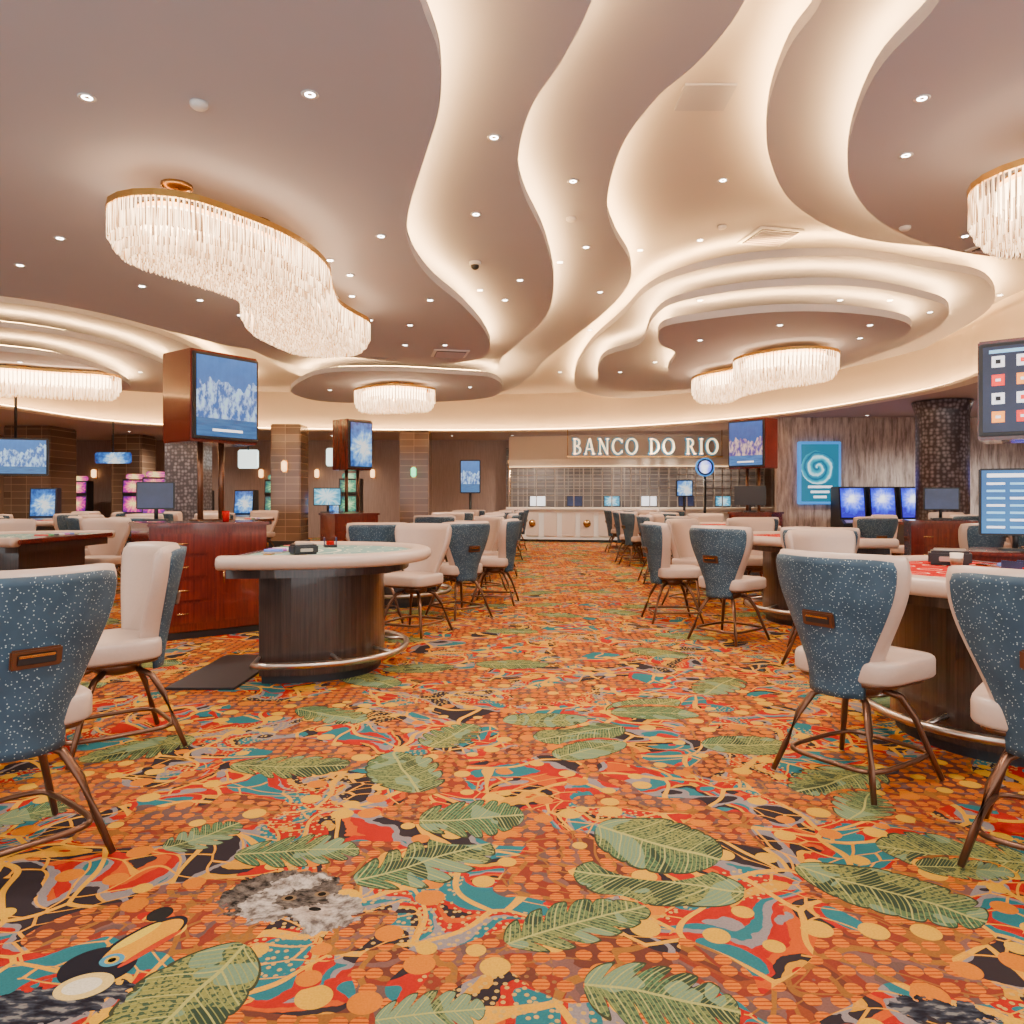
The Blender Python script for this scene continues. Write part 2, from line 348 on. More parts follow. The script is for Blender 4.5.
def smooth_open(pts,n=6):
    out=[];N=len(pts)
    for i in range(N-1):
        p0=Vector(pts[max(i-1,0)]);p1=Vector(pts[i]);p2=Vector(pts[i+1]);p3=Vector(pts[min(i+2,N-1)])
        for k in range(n):
            t=k/n; out.append(.5*((2*p1)+(-p0+p2)*t+(2*p0-5*p1+4*p2-p3)*t*t+(-p0+3*p1-3*p2+p3)*t**3))
    out.append(Vector(pts[-1])); return [tuple(v) for v in out]
def normals(poly,closed=True):
    N=len(poly); area=sum(poly[i-1][0]*poly[i][1]-poly[i][0]*poly[i-1][1] for i in range(N))
    s=1 if area>0 else -1; out=[]
    for i in range(N):
        if closed: a=poly[i-1];c=poly[(i+1)%N]
        else: a=poly[max(i-1,0)];c=poly[min(i+1,N-1)]
        t=Vector((c[0]-a[0],c[1]-a[1])); 
        if t.length<1e-9: t=Vector((1,0))
        t.normalize(); out.append((s*t.y,-s*t.x))
    return out  # outward
def offset(poly,d):
    nn=normals(poly); return [(p[0]+n[0]*d,p[1]+n[1]*d) for p,n in zip(poly,nn)]
def slab(name,poly,z0,z1,mat,parent=None):
    n=len(poly); vs=[(x,y,z0) for x,y in poly]+[(x,y,z1) for x,y in poly]
    fs=[tuple(range(n)),tuple(range(n,2*n))]+[(i,(i+1)%n,n+(i+1)%n,n+i) for i in range(n)]
    return mesh(name,vs,fs,mat,False,parent)
def ringstrip(name,poly,ia,ib,z,mat,parent=None):
    A=offset(poly,-ia);B=offset(poly,-ib);n=len(poly)
    vs=[(x,y,z) for x,y in A]+[(x,y,z) for x,y in B]
    fs=[(i,(i+1)%n,n+(i+1)%n,n+i) for i in range(n)]
    return mesh(name,vs,fs,mat,False,parent)
# ---------------- room shell
YB=27.0; XL=-17; XR=14
o=mesh('floor',[(XL,-1,0),(XR,-1,0),(XR,YB,0),(XL,YB,0)],[(0,1,2,3)],M['carpet']); structure(o,"colourful tropical leaf and bead patterned carpet",'floor')
o=box('ceiling',((XL+XR)/2,13,H+3.34+.05),(XR-XL,28,.1),M['ceilbase'],0); structure(o,"pale plaster upper ceiling",'ceiling')
o=box('wall_back',((XL+XR)/2,YB+.05,2),(XR-XL,.1,5.6),M['backwall'],0); structure(o,"mauve brown panelled rear wall",'wall')
o=box('wall_left',(XL-.05,13,2),(.1,28,5.6),M['brownwood'],0); structure(o,"brown panelled side wall",'wall')
o=box('wall_right',(XR+.05,13,2),(.1,28,5.6),M['greywall'],0); structure(o,"grey streaked side wall",'wall')
o=box('wall_inner',(10.45,19.6,1.75),(7.1,.2,3.5),M['greywall'],0); structure(o,"grey wall with vertical streaked wallpaper",'wall')
curve=[(9,-1),(8.7,4),(8.35,8),(8.13,11.9),(8.4,14),(8.2,15.8),(7.2,18.75),(5.3,21.2),(2.7,23),(-.4,23.7),(-3.5,23.7),(-8,23),(-11.1,21.2),(-11.95,17.5),(-12.5,12),(-12.8,5),(-13,-1)]
cv=smooth_open(curve,5); zP=H+2.15; zT=H+3.34
n=len(cv); mid=Vector((-2,12))
def outw(p,d):
    v=Vector(p)-mid; v.normalize(); return (p[0]+v.x*d,p[1]+v.y*d)
def sweep_box(name,d0,d1,za,zb,mat,parent=None):
    vs=[];fs=[]
    for p in cv:
        a=outw(p,d0);q=outw(p,d1); vs+=[(a[0],a[1],za),(a[0],a[1],zb),(q[0],q[1],zb),(q[0],q[1],za)]
    for i in range(n-1):
        for k in range(4): fs.append((4*i+k,4*i+(k+1)%4,4*i+4+(k+1)%4,4*i+4+k))
    return mesh(name,vs,fs,mat,False,parent)
o=sweep_box('trim_1',0,.12,zP,zT,M['bulk']); structure(o,"sweeping curved cream plaster bulkhead",'bulkhead')
o=sweep_box('trim_2',-.20,-.004,zP,zP+.05,M['bulk']); structure(o,"cream ledge added to carry the bulkhead wash light",'light ledge')  # added ledge, its light strip is there to brighten the bulkhead
s=sweep_box('led_strip',-.15,-.11,zP+.055,zP+.065,M['led_wash'],o); s['label']='warm white strip added to wash the bulkhead'
def outer(p):
    v=Vector(p)-mid; ts=[]
    if v.x>0: ts.append((XR-mid.x)/v.x)
    if v.x<0: ts.append((XL-mid.x)/v.x)
    if v.y>0: ts.append((YB-mid.y)/v.y)
    if v.y<0: ts.append((-1-mid.y)/v.y)
    t=min(ts); return (mid.x+v.x*t,mid.y+v.y*t)
vs=[];fs=[]
for p in cv:
    q=outer(p); a=outw(p,.125); vs+=[(a[0],a[1],zP),(q[0],q[1],zP)]
for i in range(n-1): fs.append((2*i,2*i+1,2*i+3,2*i+2))
o=mesh('trim_3',vs,fs,M['perim']); structure(o,"lower perimeter soffit ceiling",'ceiling')
M['lip']=emis('lip_led',(1,.66,.34),1.8,False)
T=.10
cnt=[4]
def cove(px,dz,label,led=True,mat='ceil'):
    poly=smooth_closed([cp(x,y,dz) for x,y in px],6)
    z=H+dz; o=slab('trim_%d'%cnt[0],poly,z,z+T,M[mat]); cnt[0]+=1
    structure(o,label,'ceiling panel')
    s=ringstrip('led_strip',poly,.035,.07,z+T+.008,M['led'],o); s['label']='warm white strip added to wash the bulkhead'
    return o
L1=[(385,-500),(400,-80),(420,0),(440,60),(439,110),(424,160),(408,215),(410,248),(430,278),(462,305),(484,330),(490,348),(478,359),(440,364),(400,362),(350,357),(300,353),(240,348),(180,334),(100,313),(0,296),(-150,284),(-420,200),(-420,-500)]
P2=[(620,-500),(612,-80),(592,0),(562,60),(530,110),(518,160),(524,195),(545,240),(554,285),(545,318),(520,342),(502,358),(495,370),(465,379),(420,381),(360,376),(310,370),(270,358),(240,345),(180,324),(100,300),(0,284),(-150,270),(-440,190),(-440,-500)]
P3=[(790,-500),(765,-80),(745,0),(700,60),(655,100),(620,150),(607,205),(615,235),(630,262),(628,285),(605,312),(570,340),(545,360),(528,378),(500,392),(430,396),(350,388),(290,372),(240,338),(180,312),(100,289),(0,272),(-150,256),(-460,180),(-460,-500)]
R2=[(860,-500),(840,-80),(822,0),(788,50),(768,110),(770,160),(795,205),(850,235),(920,246),(1000,248),(1100,240),(1200,150),(1200,-500)]
R1=[(980,-500),(960,-80),(940,0),(875,75),(848,150),(856,195),(890,228),(950,250),(1020,258),(1090,250),(1180,170),(1180,-500)]
E3=[(575,372),(590,345),(622,316),(648,290),(690,272),(760,259),(850,256),(930,268),(985,280),(990,308),(940,340),(880,368),(800,388),(700,398),(620,398),(580,390)]
E2=[(598,380),(603,358),(640,344),(652,320),(678,302),(760,288),(850,286),(915,296),(948,309),(935,330),(890,350),(830,370),(740,386),(650,391),(608,389)]
E1=[(668,370),(676,354),(660,344),(662,328),(700,320),(775,312),(850,313),(905,322),(905,335),(860,350),(820,368),(760,381),(700,385),(674,381)]
E0=[(292,388),(320,374),(380,371),(450,374),(492,378),(502,390),(480,399),(400,403),(330,402),(298,396)]
W3=[(-200,285),(0,302),(100,318),(175,340),(228,368),(250,384),(215,391),(120,386),(0,364),(-200,332)]
W2=[(-200,312),(0,327),(90,341),(150,358),(190,380),(195,390),(170,393),(100,388),(0,371),(-200,345)]
W1=[(-200,338),(0,351),(70,361),(115,376),(130,388),(100,391),(0,379),(-200,356)]
cove(L1,2.5,'large serpentine mauve plaster ceiling panel')
cove(P2,2.78,'stepped wavy plaster ceiling panel with cove light')
cove(P3,3.06,'upper wavy plaster ceiling panel with cove light')
cove(R2,3.06,'upper rounded plaster ceiling panel with cove light')
cove(R1,2.78,'rounded mauve plaster ceiling panel')
cove(E3,3.06,'outer kidney shaped tier of ceiling island')
cove(E2,2.78,'middle kidney shaped tier of ceiling island')
cove(E1,2.5,'lowest kidney shaped tier of ceiling island')
cove(E0,2.5,'small oval ceiling island panel')
cove(W3,3.06,'outer tier of elongated ceiling island')
cove(W2,2.78,'middle tier of elongated ceiling island')
cove(W1,2.5,'lowest tier of elongated ceiling island')
# ---------------- downlights, vents
def downlight():
    r=empty('recessed_downlight')
    lathe('trim_ring',[(.03,.0),(.048,-.005),(.055,.0),(.050,.004)],M['white'],r,16)
    lathe('lens',[(.0,.002),(.032,-.002),(.032,.003)],M['lens'],r,16)
    return r
D=[(87,97,2.5),(310,94,2.5),(60,238,2.5),(381,236,2.5),(352,296,2.5),(142,286,2.5),(494,137,2.78),(476,214,2.78),(560,262,3.06),(573,181,3.06),(586,247,3.06),
 (922,98,2.78),(906,155,2.78),(965,236,2.78),(723,180,3.34),(700,240,3.34),(455,321,2.78),(405,345,2.5),(330,260,2.5),(20,265,2.5),(240,315,2.5),(700,340,2.5),(860,338,2.5),(780,325,2.5),
 (330,390,2.5),(470,387,2.5),(620,372,2.78),(430,300,2.5),(370,320,2.5),(300,335,2.5),(350,275,2.5),(505,300,2.78),(530,330,3.06),(590,330,3.06),(600,292,3.06),(655,362,2.78),(370,392,2.5),(430,394,2.5),(890,300,2.78),(930,312,2.78),(715,375,2.5),(745,378,2.5),(60,375,2.5),(100,383,2.5),(140,372,2.78),(640,250,3.34),
 (410,325,2.5),(445,345,2.5),(320,310,2.5),(200,300,2.5),(520,280,2.78),(480,290,2.78),(840,300,2.78),(700,300,2.78),(1000,295,3.34),(1005,318,3.34),(560,372,3.34),(20,362,2.5),(185,360,3.06),(610,395,3.34),(870,325,2.5)]
t=downlight()
for i,(px,py,dz) in enumerate(D):
    x,y=cp(px,py,dz); o=place(t,i,(x,y,H+dz-.004),0); tag(o,"round white recessed downlight in the plaster ceiling",'ceiling light','ceiling downlights')
for X,Y in [(9.5,13),(10,16),(9,19),(5,25),(2,25),(-2,25),(-6,25),(-10,24),(-13.5,19),(-13.7,15),(-14,22),(7.5,22),(12,15),(9.2,14.6),(-12,23.5),(-8,25),(0,25),(-13.2,17)]:
    o=copy_tree(t); o.location=(X,Y,zP-.004); tag(o,"round white recessed downlight in the lower soffit",'ceiling light','ceiling downlights')
def vent():
    r=empty('air_vent'); 
    box('vent_frame',(0,0,0),(.6,.6,.02),M['white'],.005,r)
    box('vent_grille',(0,0,-.012),(.5,.5,.012),M['dark'],.002,r)
    vs=[];fs=[]
    for i in range(7):
        y=-.21+i*.07; b0=len(vs); vs+=[(-.24,y,-.018),(.24,y,-.018),(.24,y+.015,-.032),(-.24,y+.015,-.032)]; fs.append((b0,b0+1,b0+2,b0+3))
    mesh('louvre',vs,fs,M['perim'],False,r)
    return r
t=vent()
for i,(px,py,dz) in enumerate([(770,236,3.34),(450,353,2.5),(1010,243,2.78)]):
    x,y=cp(px,py,dz); o=place(t,i,(x,y,H+dz-.011),.2); tag(o,"square louvred ceiling air vent",'air vent','ceiling air vents')
x,y=cp(705,96,3.34); o=box('access_panel',(x,y,H+3.34-.012),(.42,.40,.02),M['ceil'],.003); tag(o,"square flush access panel in ceiling",'access panel')
sd=lathe('smoke_detector',[(.055,0),(.055,-.02),(.04,-.035),(.02,-.04)],M['white'],None,16)
for i,(px,py,dz) in enumerate([(199,103,2.5),(722,226,3.34),(905,227,2.78),(571,218,3.06)]):
    x,y=cp(px,py,dz); o=sd if i==0 else link(sd.copy()); o.location=(x,y,H+dz); tag(o,"small round white ceiling smoke detector",'smoke detector','smoke detectors')
x,y=cp(475,262,2.78); r=empty('security_camera',(x,y,H+2.78)); lathe('camera_base',[(.07,0),(.07,-.03),(.05,-.04)],M['white'],r,16); lathe('camera_dome',[(.05,-.035),(.045,-.07),(.02,-.09),(.002,-.092)],M['dark'],r,16)
tag(r,"white dome security camera on the ceiling",'security camera')
# ---------------- chandeliers
def inside(x,y,poly):
    c=False;j=len(poly)-1
    for i in range(len(poly)):
        xi,yi=poly[i];xj,yj=poly[j]
        if (yi>y)!=(yj>y) and x<(xj-xi)*(y-yi)/(yj-yi)+xi: c=not c
        j=i
    return c
def chandelier(spine,rads,zb,zt,zc,label,dens=.05,stems=(.15,.5,.85)):
    cx=sum(p[0] for p in spine)/len(spine); cy=sum(p[1] for p in spine)/len(spine)
    root=empty('crystal_chandelier',(cx,cy,zb))
    sp=smooth_open([(p[0]-cx,p[1]-cy,r) for p,r in zip(spine,rads)],8)
    L=[];R=[];N=len(sp)
    for i,p in enumerate(sp):
        a=sp[max(i-1,0)];c=sp[min(i+1,N-1)]; t=Vector((c[0]-a[0],c[1]-a[1])).normalized()
        L.append((p[0]-t.y*p[2],p[1]+t.x*p[2])); R.append((p[0]+t.y*p[2],p[1]-t.x*p[2]))
    def cap(p,fr,sgn):
        a0=math.atan2(fr[1]-p[1],fr[0]-p[0]); return [(p[0]+p[2]*math.cos(a0+sgn*math.pi*k/10),p[1]+p[2]*math.sin(a0+sgn*math.pi*k/10)) for k in range(1,10)]
    poly=L+cap(sp[-1],L[-1],-1)+R[::-1]+cap(sp[0],R[0],-1)
    h=zt-zb
    A=poly;B=offset(poly,-.03)
    n=len(A); vs=[(x,y,h) for x,y in A]+[(x,y,h+.05) for x,y in A]+[(x,y,h+.05) for x,y in B]+[(x,y,h) for x,y in B]
    fs=[]
    for i in range(n):
        j=(i+1)%n
        for q in range(4): fs.append((q*n+i,q*n+j,((q+1)%4)*n+j,((q+1)%4)*n+i))
    o=mesh('rim',vs,fs,M['gold'],False,root); o['label']='brushed gold metal rim band'
    inn=offset(poly,-.19)
    slab('top_plate',inn,h+.03,h+.045,M['gold'],root)
    slab('lamp_diffuser',inn,h*.55,h*.99,M['diff'],root)
    vs=[];fs=[]
    def rod(x,y,z1,z0,r):
        b0=len(vs)
        for z in (z1,z0+.015):
            for k in range(4):
                a=k*math.pi/2+random.random()*.2; vs.append((x+r*math.cos(a),y+r*math.sin(a),z))
        vs.append((x,y,z0))
        for k in range(4): fs.append((b0+k,b0+(k+1)%4,b0+4+(k+1)%4,b0+4+k)); fs.append((b0+4+k,b0+4+(k+1)%4,b0+8))
    for ins,za,zb2 in ((.015,h,h*.40),(.05,h*.8,h*.22),(.10,h*.62,h*.08),(.16,h*.5,0)):
        pl=offset(poly,-ins); m=len(pl)
        acc=0.0
        for i in range(m):
            a=Vector(pl[i]);c=Vector(pl[(i+1)%m]); d=(c-a).length; s=-acc+dens if acc>0 else 0
            while s<d:
                p=a.lerp(c,s/d); rod(p.x,p.y,za,zb2+random.uniform(-.004,.004),.0105); s+=dens
            acc=d-(s-dens)
    x0=min(p[0] for p in inn);x1=max(p[0] for p in inn);y0=min(p[1] for p in inn);y1=max(p[1] for p in inn)
    st=dens*1.35; x=x0
    while x<x1:
        y=y0
        while y<y1:
            if inside(x,y,inn): rod(x+random.uniform(-.01,.01),y+random.uniform(-.01,.01),h*.52,random.uniform(.0,.02)*h,.012)
            y+=st
        x+=st
    o=mesh('crystal_fringe',vs,fs,M['crystal'],False,root); o['kind']='stuff'; o['label']='curtain of hanging crystal rods with painted-in glow'
    for f in stems:
        p=sp[int(f*(N-1))]
        tube('stem',[(p[0],p[1],h+.04),(p[0],p[1],zc-zb)],.014,M['brass'],root)
        lathe('canopy',[(.12,zc-zb),(.12,zc-zb-.03),(.03,zc-zb-.05)],M['brass'],root,16,off=(p[0],p[1],0))
    tag(root,label,'chandelier')
    return root
cA=H+2.5
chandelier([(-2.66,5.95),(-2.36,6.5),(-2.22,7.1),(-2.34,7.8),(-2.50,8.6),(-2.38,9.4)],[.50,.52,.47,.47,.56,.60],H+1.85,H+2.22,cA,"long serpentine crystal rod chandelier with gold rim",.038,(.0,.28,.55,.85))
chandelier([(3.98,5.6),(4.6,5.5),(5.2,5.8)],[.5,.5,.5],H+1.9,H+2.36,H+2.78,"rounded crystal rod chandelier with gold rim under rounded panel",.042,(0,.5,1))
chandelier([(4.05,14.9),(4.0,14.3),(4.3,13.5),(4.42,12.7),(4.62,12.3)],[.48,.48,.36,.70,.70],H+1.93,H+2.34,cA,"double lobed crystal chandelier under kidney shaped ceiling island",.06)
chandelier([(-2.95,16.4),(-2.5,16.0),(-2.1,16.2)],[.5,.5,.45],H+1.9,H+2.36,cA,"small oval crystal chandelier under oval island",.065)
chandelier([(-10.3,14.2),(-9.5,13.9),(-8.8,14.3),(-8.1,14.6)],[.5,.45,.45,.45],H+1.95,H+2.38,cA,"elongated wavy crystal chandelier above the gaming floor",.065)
# ---------------- chair
def chair_template():
    r=empty('gaming_chair')
    def sup(hx,y0,y1,z,s,n=40):
        cy=(y0+y1)/2; hy=(y1-y0)/2; out=[]
        for k in range(n):
            a=2*math.pi*k/n; c,sn=math.cos(a),math.sin(a); e=.42
            out.append((hx*s*math.copysign(abs(c)**e,c),cy+hy*s*math.copysign(abs(sn)**e,sn),z))
        return out
    loft('seat',[sup(.268,-.19,.31,z,s) for z,s in ((.505,.95),(.508,.975),(.520,1.0),(.585,1.0),(.600,.985),(.608,.95),(.612,.75),(.614,.3))],M['cream'],True,r)
    loft('seat_pan',[sup(.250,-.19,.28,z,s) for z,s in ((.480,.85),(.486,.94),(.508,.96))],M['bronze'],True,r)
    def HL(v):
        return .140+.175*(1-math.cos(min(v/.95,1)*math.pi))/2 - (.010*((v-.95)/.05)**2 if v>.95 else 0)
    z0,z1=.43,1.085
    def yb(u,v): return -.235-.115*v**1.2+.15*abs(u)**2.2*(.45+.55*v)
    def shell(name,v0,v1,tb,tf,grow,mat,rnd,nu=26,nv=20):
        vs=[];fs=[]
        for side in (0,1):
            for j in range(nv+1):
                v=v0+(v1-v0)*j/nv
                for i in range(nu+1):
                    u=math.sin((-1+2*i/nu)*math.pi/2)
                    w=HL(v)+grow
                    eu=max(0,(abs(u)-.86)/.14); ev=max(0,(v-.93)/.07)
                    ed=min(1,math.sqrt(eu*eu+ev*ev)); cur=1-math.sqrt(max(0,1-ed*ed))
                    th=tf-tb
                    t=tb+th*rnd*.30*cur if side==0 else tf-th*rnd*.50*cur
                    zz=z0+(z1-z0)*v-(.012*abs(u)**8*max(0,(v-.6)/.4)) + (grow*max(0,(v-.85)/.15))
                    vs.append((u*w,yb(u,v)+t,zz))
        m=(nu+1)*(nv+1); idx=lambda s,j,i:s*m+j*(nu+1)+i
        for j in range(nv):
            for i in range(nu):
                for s in(0,1): fs.append((idx(s,j,i),idx(s,j,i+1),idx(s,j+1,i+1),idx(s,j+1,i)))
        for j in range(nv):
            for i in (0,nu): fs.append((idx(0,j,i),idx(0,j+1,i),idx(1,j+1,i),idx(1,j,i)))
        for i in range(nu):
            for j in (0,nv): fs.append((idx(0,j,i),idx(0,j,i+1),idx(1,j,i+1),idx(1,j,i)))
        return mesh(name,vs,fs,mat,True,r)
    o=shell('backrest_shell',0,1,0,.022,0,M['blue'],0); o['label']='slate blue dotted fabric back shell'
    o=shell('backrest_cushion',.10,1.0,.0225,.125,.022,M['cream'],1); o['label']='cream leather padded backrest'
    v=.56; yy=yb(0,v); zz=z0+(z1-z0)*v; ang=math.radians(11)
    h=box('handle',(0,yy-.006,zz),(.165,.016,.072),M['bronze'],.006,r,(ang,0,0)); h['label']='bronze grab handle plate'
    box('handle_slot',(0,-.007,0.000),(.125,.008,.040),M['dark'],.003,h)
    box('handle_grip',(0,-.012,.012),(.115,.006,.010),M['brass'],.002,h)
    lathe('swivel_hub',[(.05,.40),(.11,.42),(.12,.44),(.12,.488)],M['bronze'],r,20)
    for sx in(-1,1):
        for sy in(-1,1):
            tube('leg',[(sx*.085,sy*.085,.43),(sx*.14,sy*.14,.40),(sx*.185,sy*.19,.30),(sx*.225,sy*.235,.15),(sx*.265,sy*.28,.012)],[.017,.018,.017,.015,.013],M['bronze'],r,8)
    pts=[]
    for k in range(32):
        a=2*math.pi*k/32; c,sn=math.cos(a),math.sin(a); pts.append((.235*math.copysign(abs(c)**.4,c)*1.0,.245*math.copysign(abs(sn)**.4,sn)+(0.05 if sn>.5 else 0),.125))
    tube('footrest_ring',pts,.012,M['bronze'],r,8,True)
    return r
ct=chair_template()
def join_tree(root,name):
    bm=bmesh.new(); mats=[]
    def rec(o,mw):
        if o.type=='MESH':
            mt=o.data.materials[0]
            if mt not in mats: mats.append(mt)
            tmp=o.data.copy(); tmp.transform(mw)
            n0=len(bm.faces); bm.from_mesh(tmp); bm.faces.ensure_lookup_table()
            for f in bm.faces[n0:]: f.material_index=mats.index(mt)
            bpy.data.meshes.remove(tmp)
        for ch in o.children: rec(ch,mw@ch.matrix_basis)
    rec(root,Matrix.Identity(4))
    me=bpy.data.meshes.new(name); bm.to_mesh(me); bm.free()
    for m in mats: me.materials.append(m)
    return me
far_me=join_tree(ct,'gaming_chair_far')
nch=[0]
def face(x,y,tx,ty): return math.atan2(-(tx-x),(ty-y))
def chair(x,y,tx,ty,lab=None):
    rz=face(x,y,tx,ty)
    if y<13.5: o=place(ct,nch[0],(x,y,0),rz); nch[0]+=1
    else:
        o=bpy.data.objects.new('gaming_chair',far_me); link(o); o.location=(x,y,0); o.rotation_euler=(0,0,rz)
    tag(o,lab or "cream leather casino chair with blue dotted back and bronze legs",'chair','gaming table chairs')
# ---------------- tables
def Dpts(a,b2,n=40,e=.85):
    out=[]
    for k in range(n+1):
        t=math.pi*k/n; c,s=math.cos(t),math.sin(t)
        out.append((a*math.copysign(abs(c)**e,c),b2*abs(s)**e))
    return out
def table_template(feltmat):
    r=empty('gaming_table')
    top=Dpts(.90,1.22); slab('felt_surface',top,.905,.935,M[feltmat],r)['label']='printed felt playing surface'
    slab('table_apron',Dpts(.86,1.15),.80,.905,M['darkwood'],r)
    path=Dpts(.95,1.28); path=[(path[0][0],-.02)]+path+[(path[-1][0],-.02)]
    nn=[]
    for i in range(len(path)):
        a=path[max(i-1,0)];c=path[min(i+1,len(path)-1)]; t=Vector((c[0]-a[0],c[1]-a[1])).normalized(); nn.append((t.y,-t.x))
    sec=[]
    for k in range(14):
        a=2*math.pi*k/14; c,s=math.cos(a),math.sin(a); sec.append((-.03+.085*math.copysign(abs(c)**.7,c),.915+.05*math.copysign(abs(s)**.8,s)))
    rings=[[(p[0]+q[0]*o_,p[1]+q[1]*o_,z) for o_,z in sec] for p,q in zip(path,nn)]
    loft('padded_armrest',rings,M['cream'],True,r)['label']='cream leather padded armrest rail'
    box('dealer_edge',(0,-.02,.915),(1.78,.07,.05),M['redwood'],.01,r)
    slab('table_base',[(x,y+.15) for x,y in Dpts(.62,.80)],.06,.80,M['darkwood'],r)['label']='dark ribbed wood pedestal base'
    slab('plinth',[(x,y+.16) for x,y in Dpts(.59,.76)],.0,.06,M['dark'],r)
    fr=[(x,y+.15) for x,y in Dpts(.78,.98)]
    tube('foot_rail',[(x,y,.17) for x,y in fr],.024,M['steel'],r,10)['label']='brushed metal foot rail'
    for k in (0,8,16,24,32,40):
        p=fr[k]; q=Dpts(.62,.80)[k]; tube('rail_bracket',[(p[0],p[1],.17),(q[0]*.98,q[1]*.98+.15,.20)],.014,M['steel'],r,6)
    tr=box('chip_tray',(0,.14,.938),(.62,.16,.02),M['steel'],.004,r)
    cols=[(.6,.05,.05),(.05,.3,.1),(.03,.03,.05),(.75,.7,.65),(.35,.08,.4),(.1,.2,.6)]
    for k in range(6):
        if 'chip%d'%k not in M: M['chip%d'%k]=plain('chip_colour',cols[k],.5)
        tube('chip_row',[(-.25+k*.1,-.07,.012),(-.25+k*.1,.07,.012)],.019,M['chip%d'%k],tr,10)
    box('drop_box_slot',(.42,.16,.94),(.10,.06,.012),M['brass'],.003,r)
    return r
tt=table_template('felt_teal'); tr_=table_template('felt_red')
ncount={'t':0,'r':0}
def table(kind,x,y,side,label,rot=0):
    rz=(-math.pi/2 if side>0 else math.pi/2)+rot
    t=tt if kind=='t' else tr_
    o=place(t,ncount[kind],(x,y,0),rz); ncount[kind]+=1
    tag(o,label,'gaming table','casino gaming tables')
def shuffler(x,y,rz,s=1):
    r=empty('card_shuffler',(x,y,.938),rz); r.scale=(s,s,s)
    box('body',(0,0,.045),(.24,.18,.09),M['dark'],.015,r); box('card_slot',(0,-.095,.04),(.12,.02,.03),M['steel'],.004,r); box('lid',(0,.02,.095),(.18,.11,.012),M['steel'],.004,r)
    tag(r,"black automatic card shuffler on the felt",'card shuffler')
def holder(x,y,rz):
    r=empty('discard_holder',(x,y,.938),rz)
    box('tray',(0,0,.01),(.11,.14,.02),M['dark'],.003,r)
    for sx in(-1,1): box('side',(sx*.05,0,.05),(.008,.13,.07),M['scr_navy'],.002,r)
    box('card_stack',(0,0,.035),(.065,.09,.03),M['felt_red'],.002,r)
    tag(r,"small dark discard holder with playing cards",'card holder')
def auto(x,y,side,angs):
    for a in angs:
        t=math.radians(a); px=x+side*(1.28+.36)*math.cos(t); py=y+(.95+.38)*math.sin(t)
        chair(px+random.uniform(-.04,.04),py,x+side*.4,y+(py-y)*.3)
T1=(-2.0,6.1)
table('t',*T1,1,"half round card table with pale green felt and cream rail")
chair(-.98,7.6,-1.6,6.4,"cream leather casino chair tucked beside half round table")
shuffler(-1.60,5.75,.6,.8); holder(-1.6,6.6,.3)
table('t',-1.95,9.9,1,"half round card table with green felt beside the aisle")
chair(-.62,8.7,-1.5,9.7,"blue backed casino chair pulled up to aisle table"); chair(-.22,9.75,-1.5,9.9); chair(-.45,10.9,-1.5,10.1); chair(-1.5,8.35,-1.7,9.3)
for i,(x,y) in enumerate([(-1.8,13.4),(-1.65,16.9),(-1.5,20.2)]):
    table('r' if i==0 else 't',x,y,1,"half round card table further down the aisle"); auto(x,y,1,(-72,-35,0,35,72) if i<2 else (-72,-35,0,35))
table('r',3.20,4.34,-1,"half round card table with bright red felt and cream rail",.12)
chair(1.68,3.66,2.62,4.26,"cream casino chair with blue dotted back and bronze handle"); chair(2.02,2.78,2.80,3.7,"cream casino chair with blue dotted back at red table"); chair(2.55,5.95,2.9,5.0)
shuffler(2.80,4.80,-.5); holder(2.72,4.02,.2)
r=empty('paper_cup',(2.62,4.42,.938)); lathe('cup_body',[(.026,0),(.036,.10),(.033,.10),(.024,.01)],M['bulk'],r,14); lathe('cup_sleeve',[(.031,.03),(.0355,.07)],M['brownwood'],r,14); tag(r,"small paper cup with brown sleeve on red felt",'cup')
table('r',3.8,8.4,-1,"half round card table with red felt beside the aisle"); shuffler(3.4,8.8,-.5); holder(3.4,8.0,.2)
chair(2.08,7.2,2.9,7.9); chair(1.78,8.35,2.9,8.4); chair(2.85,6.95,3.2,7.8); chair(2.3,9.55,3.0,8.8); chair(3.2,9.9,3.3,9.0)
for i,(x,y) in enumerate([(4.0,12.2),(4.15,15.9),(4.3,19.2)]):
    table('r' if i%2==0 else 't',x,y,-1,"half round card table further down the aisle"); auto(x,y,-1,(-72,-35,0,35,72) if i!=1 else (-50,-20,15,50))
table('t',-3.95,3.45,1,"half round card table with cream rail")
chair(-1.90,2.82,-3.1,3.8,"cream casino chair with blue dotted back seen from behind"); chair(-2.16,4.10,-3.1,3.30,"cream leather casino chair with padded wing back")
for i,(x,y) in enumerate([(-5.1,8.6),(-5.2,12.4),(-5.4,16)]):
    table('t',x,y,-1,"half round card table with cream padded rail"); auto(x,y,-1,(-78,-40,0,40,78))
for i,(x,y) in enumerate([(-9.4,10.5),(-9.6,14.5)]):
    table('r',x,y,1,"half round card table with cream padded rail"); auto(x,y,1,(-72,-30,30,72))
for i,(x,y) in enumerate([(7.2,10.2),(7.3,14)]):
    table('t',x,y,1,"half round card table beside the side lounge"); auto(x,y,1,(-78,-40,0,40))
chair(5.35,11.2,5.2,13,None); chair(5.0,8.2,4.4,9.5); chair(5.6,7.9,6.4,9.6); chair(6.2,12.2,7,11)
o=box('floor_mat',(-2.22,5.9,.008),(.50,1.15,.016),M['dark'],.005); tag(o,"dark rubber anti fatigue mat beside the card table",'floor mat')
